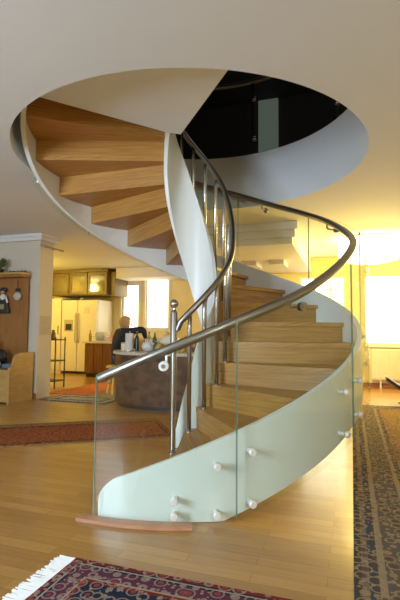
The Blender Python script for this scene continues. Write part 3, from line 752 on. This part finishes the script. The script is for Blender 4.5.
def point(name, loc, col, power, r=.15):
    l = bpy.data.lights.new(name, 'POINT'); l.energy = power; l.color = col; l.shadow_soft_size = r
    o = bpy.data.objects.new(name, l); o.location = loc; C.objects.link(o); return o
point('lamp_light', (2.82, 2.98, H-.58), (1, .70, .13), 135, .14)
point('kitchen_light', W(-5.6, 4.0, H-.28), (1, .70, .12), 88, .1)
point('added_upper_light', (1.2, 1.5, 5.2), (1, .9, .8), 14, .2)  # weak light added without a lamp, so the upper rail shows
def area(name, v, u, z, sx, sy, col, power, back=False):
    l = bpy.data.lights.new(name, 'AREA'); l.shape = 'RECTANGLE'; l.size = sx; l.size_y = sy; l.energy = power; l.color = col
    o = bpy.data.objects.new(name, l); o.location = W(v, u, z); C.objects.link(o)
    o.rotation_euler = (radians(90 if back else -90), 0, RA)
    return o
area('daylight_far', 2.5, FW-.06, 1.5, 1.7, 1.3, (1, .88, .52), 22)
area('added_fill_back_left', -1.75, U0+.05, 1.5, 1.6, 1.3, (.66, .83, 1), 185, True)  # fill light added in front of the added back window

# ================================================================ RIGHT SIDE
rd = thing('radiator', 'long white ribbed radiator below the right window', 'radiator', W(1.70, 5.40), RA)
bm = bmesh.new(); box(bm, 0, 1.9, .02, .09, .16, .74)
for i in range(32): box(bm, .015+.059*i, .05+.059*i, .0, .0195, .18, .72)
link('panel', bm, pbr('cream_radiator', (.80, .74, .58), .5), rd)
for x in (.15, 1.75):
    link('foot', boxm(x-.015, x+.015, .03, .08, 0, .159), pbr('cream_radiator', (.80, .74, .58), .5), rd)
ch = thing('swivel_chair', 'low dark swivel chair with chrome star foot at the right edge', 'chair', W(2.15, 3.42, .0095), RA)
bm = bmesh.new()
prof = [(-.34, .36), (-.30, .33), (-.2, .26), (-.08, .20), (.06, .17), (.2, .18), (.3, .24), (.38, .36), (.42, .5)]
rows = []
for x, z in prof:
    w = .25*math.sqrt(max(.05, 1-((x-.05)/.5)**2))
    rows.append([(x, w*t, z + .05*t*t) for t in (-1, -.6, -.2, .2, .6, 1)])
for off in (0, -.035):
    g = [[bm.verts.new((x, y, z+off)) for x, y, z in r] for r in rows]
    for p, q in zip(g, g[1:]):
        for k in range(5): bm.faces.new((p[k], p[k+1], q[k+1], q[k]))
    if off == 0: top_ = g
    else:
        bd = lambda G: [r[0] for r in G] + G[-1][1:] + [r[-1] for r in G[::-1]][1:] + G[0][::-1][1:-1]
        A, B = bd(top_), bd(g)
        for i in range(len(A)): bm.faces.new((A[i], A[(i+1) % len(A)], B[(i+1) % len(B)], B[i]))
link('seat_shell', bm, pbr('dark_brown_leather', (.045, .025, .018), .45), ch, smooth=True)
bm = bmesh.new(); tube(bm, [(.05, 0, .04), (.05, 0, .135)], .022, 10); link('pole', bm, STEEL, ch)
for k in range(5):
    a = 2*pi*k/5 + .3; bm = bmesh.new(); tube(bm, [(.05, 0, .05), (.05+.24*cos(a), .24*sin(a), .018)], [.02, .012], 8); link('foot_arm', bm, STEEL, ch)

# ================================================================ PERSON seated behind the island
kc = thing('kitchen_stool', 'yellow round stool behind the island under the seated person', 'stool', (-1.20, 3.70, 0), radians(-62))
YEL = pbr('yellow_paint', (.75, .50, .08), .5, noise=.05)
bm = bmesh.new(); lathe(bm, [(0, .42), (.17, .42), (.185, .432), (.185, .45), (.16, .462), (0, .465)], 24); sharp(link('seat', bm, YEL, kc), 40)
for k in range(4):
    a = pi/4 + k*pi/2; bm = bmesh.new(); tube(bm, [(.18*cos(a), .18*sin(a), 0), (.12*cos(a), .12*sin(a), .42)], .015, 8); link('leg', bm, YEL, kc)
bm = bmesh.new(); tube(bm, [(.155*cos(a), .155*sin(a), .17) for a in [pi/4+2*pi*i/24 for i in range(25)]], .009, 6); link('foot_ring', bm, STEEL, kc)
pe = thing('person', 'person with blond hair and dark top sitting behind the island, arm stretched right', 'person', (-1.20, 3.70, .487), radians(-62))
def skin_body(name, joints, edges, root, mat, parent, sub=2):
    me = bpy.data.meshes.new(name); names = list(joints)
    me.from_pydata([joints[k][0] for k in names], [(names.index(a), names.index(b)) for a, b in edges], [])
    o = bpy.data.objects.new(name, me); C.objects.link(o); o.parent = parent
    m = o.modifiers.new('skin', 'SKIN'); m.use_smooth_shade = True
    s = o.modifiers.new('sub', 'SUBSURF'); s.levels = sub; s.render_levels = sub
    for i, k in enumerate(names):
        r = joints[k][1]; sv = me.skin_vertices[0].data[i]; sv.radius = (r, r) if not isinstance(r, tuple) else r
        sv.use_root = (k == root)
    me.materials.append(mat); return o
SKIN = pbr('skin', (.62, .36, .24), .5, noise=.05)
# local: +y is the way the person faces, +x is the person's right; pelvis on the seat
J = {'pelvis': ((0, 0, .11), (.16, .12)), 'belly': ((0, .02, .26), (.14, .11)), 'chest': ((0, .05, .42), (.16, .115)), 'neck0': ((0, .08, .54), .06), 'neck': ((0, .11, .585), .048), 'head': ((0, .15, .665), .078), 'crown': ((0, .15, .72), .065),
     'hipL': ((-.10, .08, .09), .09), 'kneeL': ((-.13, .44, .08), .062), 'ankL': ((-.13, .46, -.38), .042), 'toeL': ((-.13, .58, -.445), .030),
     'hipR': ((.10, .08, .09), .09), 'kneeR': ((.13, .44, .08), .062), 'ankR': ((.13, .46, -.38), .042), 'toeR': ((.13, .58, -.445), .030),
     'shL': ((-.17, .06, .50), .06), 'elL': ((-.22, .16, .27), .045), 'wrL': ((-.10, .38, .30), .030), 'hdL': ((-.07, .46, .31), .032),
     'shR': ((.17, .10, .54), .06), 'elR': ((.25, .36, .58), .050), 'wrR': ((.10, .46, .43), .030), 'hdR': ((.07, .51, .41), .032)}
E_ = [('pelvis', 'belly'), ('belly', 'chest'), ('chest', 'neck0'), ('neck0', 'neck'), ('neck', 'head'), ('head', 'crown'), ('pelvis', 'hipL'), ('hipL', 'kneeL'), ('kneeL', 'ankL'), ('ankL', 'toeL'),
      ('pelvis', 'hipR'), ('hipR', 'kneeR'), ('kneeR', 'ankR'), ('ankR', 'toeR'), ('chest', 'shL'), ('shL', 'elL'), ('elL', 'wrL'), ('wrL', 'hdL'), ('chest', 'shR'), ('shR', 'elR'), ('elR', 'wrR'), ('wrR', 'hdR')]
skin_body('body', J, E_, 'pelvis', SKIN, pe)
K = {k: (J[k][0], tuple(q*1.14 for q in J[k][1]) if isinstance(J[k][1], tuple) else J[k][1]*1.2) for k in ('pelvis', 'belly', 'chest', 'neck0', 'shL', 'elL', 'wrL', 'shR', 'elR', 'wrR')}
K['neck0'] = (K['neck0'][0], .072)
skin_body('dark_sweater', K, [e for e in E_ if e[0] in K and e[1] in K], 'pelvis', pbr('black_knit', (.012, .014, .022), .9), pe)
P_ = {k: (J[k][0], J[k][1]*1.18) for k in ('hipL', 'kneeL', 'ankL', 'hipR', 'kneeR', 'ankR')}; P_['mid'] = ((0, .02, .09), .15)
skin_body('trousers', P_, [('mid', 'hipL'), ('hipL', 'kneeL'), ('kneeL', 'ankL'), ('mid', 'hipR'), ('hipR', 'kneeR'), ('kneeR', 'ankR')], 'mid', pbr('dark_blue_trousers', (.03, .04, .08), .9), pe)
for side in (-1, 1):
    hx, hy, hz = J['hdL' if side < 0 else 'hdR'][0]
    for f in range(4):
        bm = bmesh.new(); x = hx + (f-1.5)*.017; l = (.062, .074, .078, .060)[f]
        tube(bm, [(x, hy+.01, hz), (x, hy+.01+l*.5, hz-.004), (x, hy+.01+l*.85, hz-.022), (x, hy+l*.95, hz-.036)], [.009, .0085, .0075, .006], 6); link('finger', bm, SKIN, pe, smooth=True)
    bm = bmesh.new(); tube(bm, [(hx-side*.02, hy-.01, hz), (hx-side*.05, hy+.02, hz-.008), (hx-side*.052, hy+.05, hz-.016)], [.012, .010, .007], 6); link('thumb', bm, SKIN, pe, smooth=True)
HAIR = pbr('blond_hair', (.46, .27, .09), .6, noise=.25, nscale=40)
bm = bmesh.new(); sphere(bm, (0, .13, .70), .112, .95, 1.0, 1.0, 12)
for v in bm.verts:
    if v.co.y > .18 and v.co.z < .745: v.co.y = .18 + (v.co.y-.18)*.1
    if v.co.z < .66: v.co.z = .66 + (v.co.z-.66)*1.45
link('hair', bm, HAIR, pe, smooth=True)
bm = bmesh.new(); sphere(bm, (0, .243, .67), .014, .8, 1.3, 1.4, 6); link('nose', bm, SKIN, pe, smooth=True)
for s in (-1, 1):
    bm = bmesh.new(); sphere(bm, (s*.030, .222, .698), .011, 1, .7, .8, 6); link('eye', bm, DARK, pe, smooth=True)
bm = bmesh.new(); sphere(bm, (0, .228, .628), .02, 1.1, .5, .35, 6); link('mouth', bm, pbr('lips', (.5, .16, .13), .5), pe, smooth=True)

# ================================================================ WORLD, CAMERA, VIEW
wd = bpy.data.worlds.new('world'); bpy.context.scene.world = wd; wd.use_nodes = True
nt = wd.node_tree; bgn = nt.nodes['Background'] if 'Background' in nt.nodes else nt.nodes.new('ShaderNodeBackground')
bgn.inputs[0].default_value = (.5, .6, .75, 1); bgn.inputs[1].default_value = .3
cam = bpy.data.cameras.new('camera'); co = bpy.data.objects.new('camera', cam); C.objects.link(co)
co.matrix_world = Matrix.Translation((0, -3.953, 1.0387)) @ Matrix.Rotation(-.0238, 4, 'Z') @ Matrix.Rotation(pi/2+.07, 4, 'X') @ Matrix.Rotation(.0078, 4, 'Z')
cam.sensor_fit = 'VERTICAL'; cam.sensor_height = 36; cam.lens = 450/600*36; cam.clip_start = .05
sc = bpy.context.scene; sc.camera = co
sc.view_settings.view_transform = 'Standard'; sc.view_settings.look = 'None'; sc.view_settings.gamma = 1; sc.view_settings.use_curve_mapping = False
sc.view_settings.exposure = 0.02
sc.cycles.use_denoising = True
sc.cycles.max_bounces = 10; sc.cycles.transparent_max_bounces = 24; sc.cycles.sample_clamp_indirect = 4
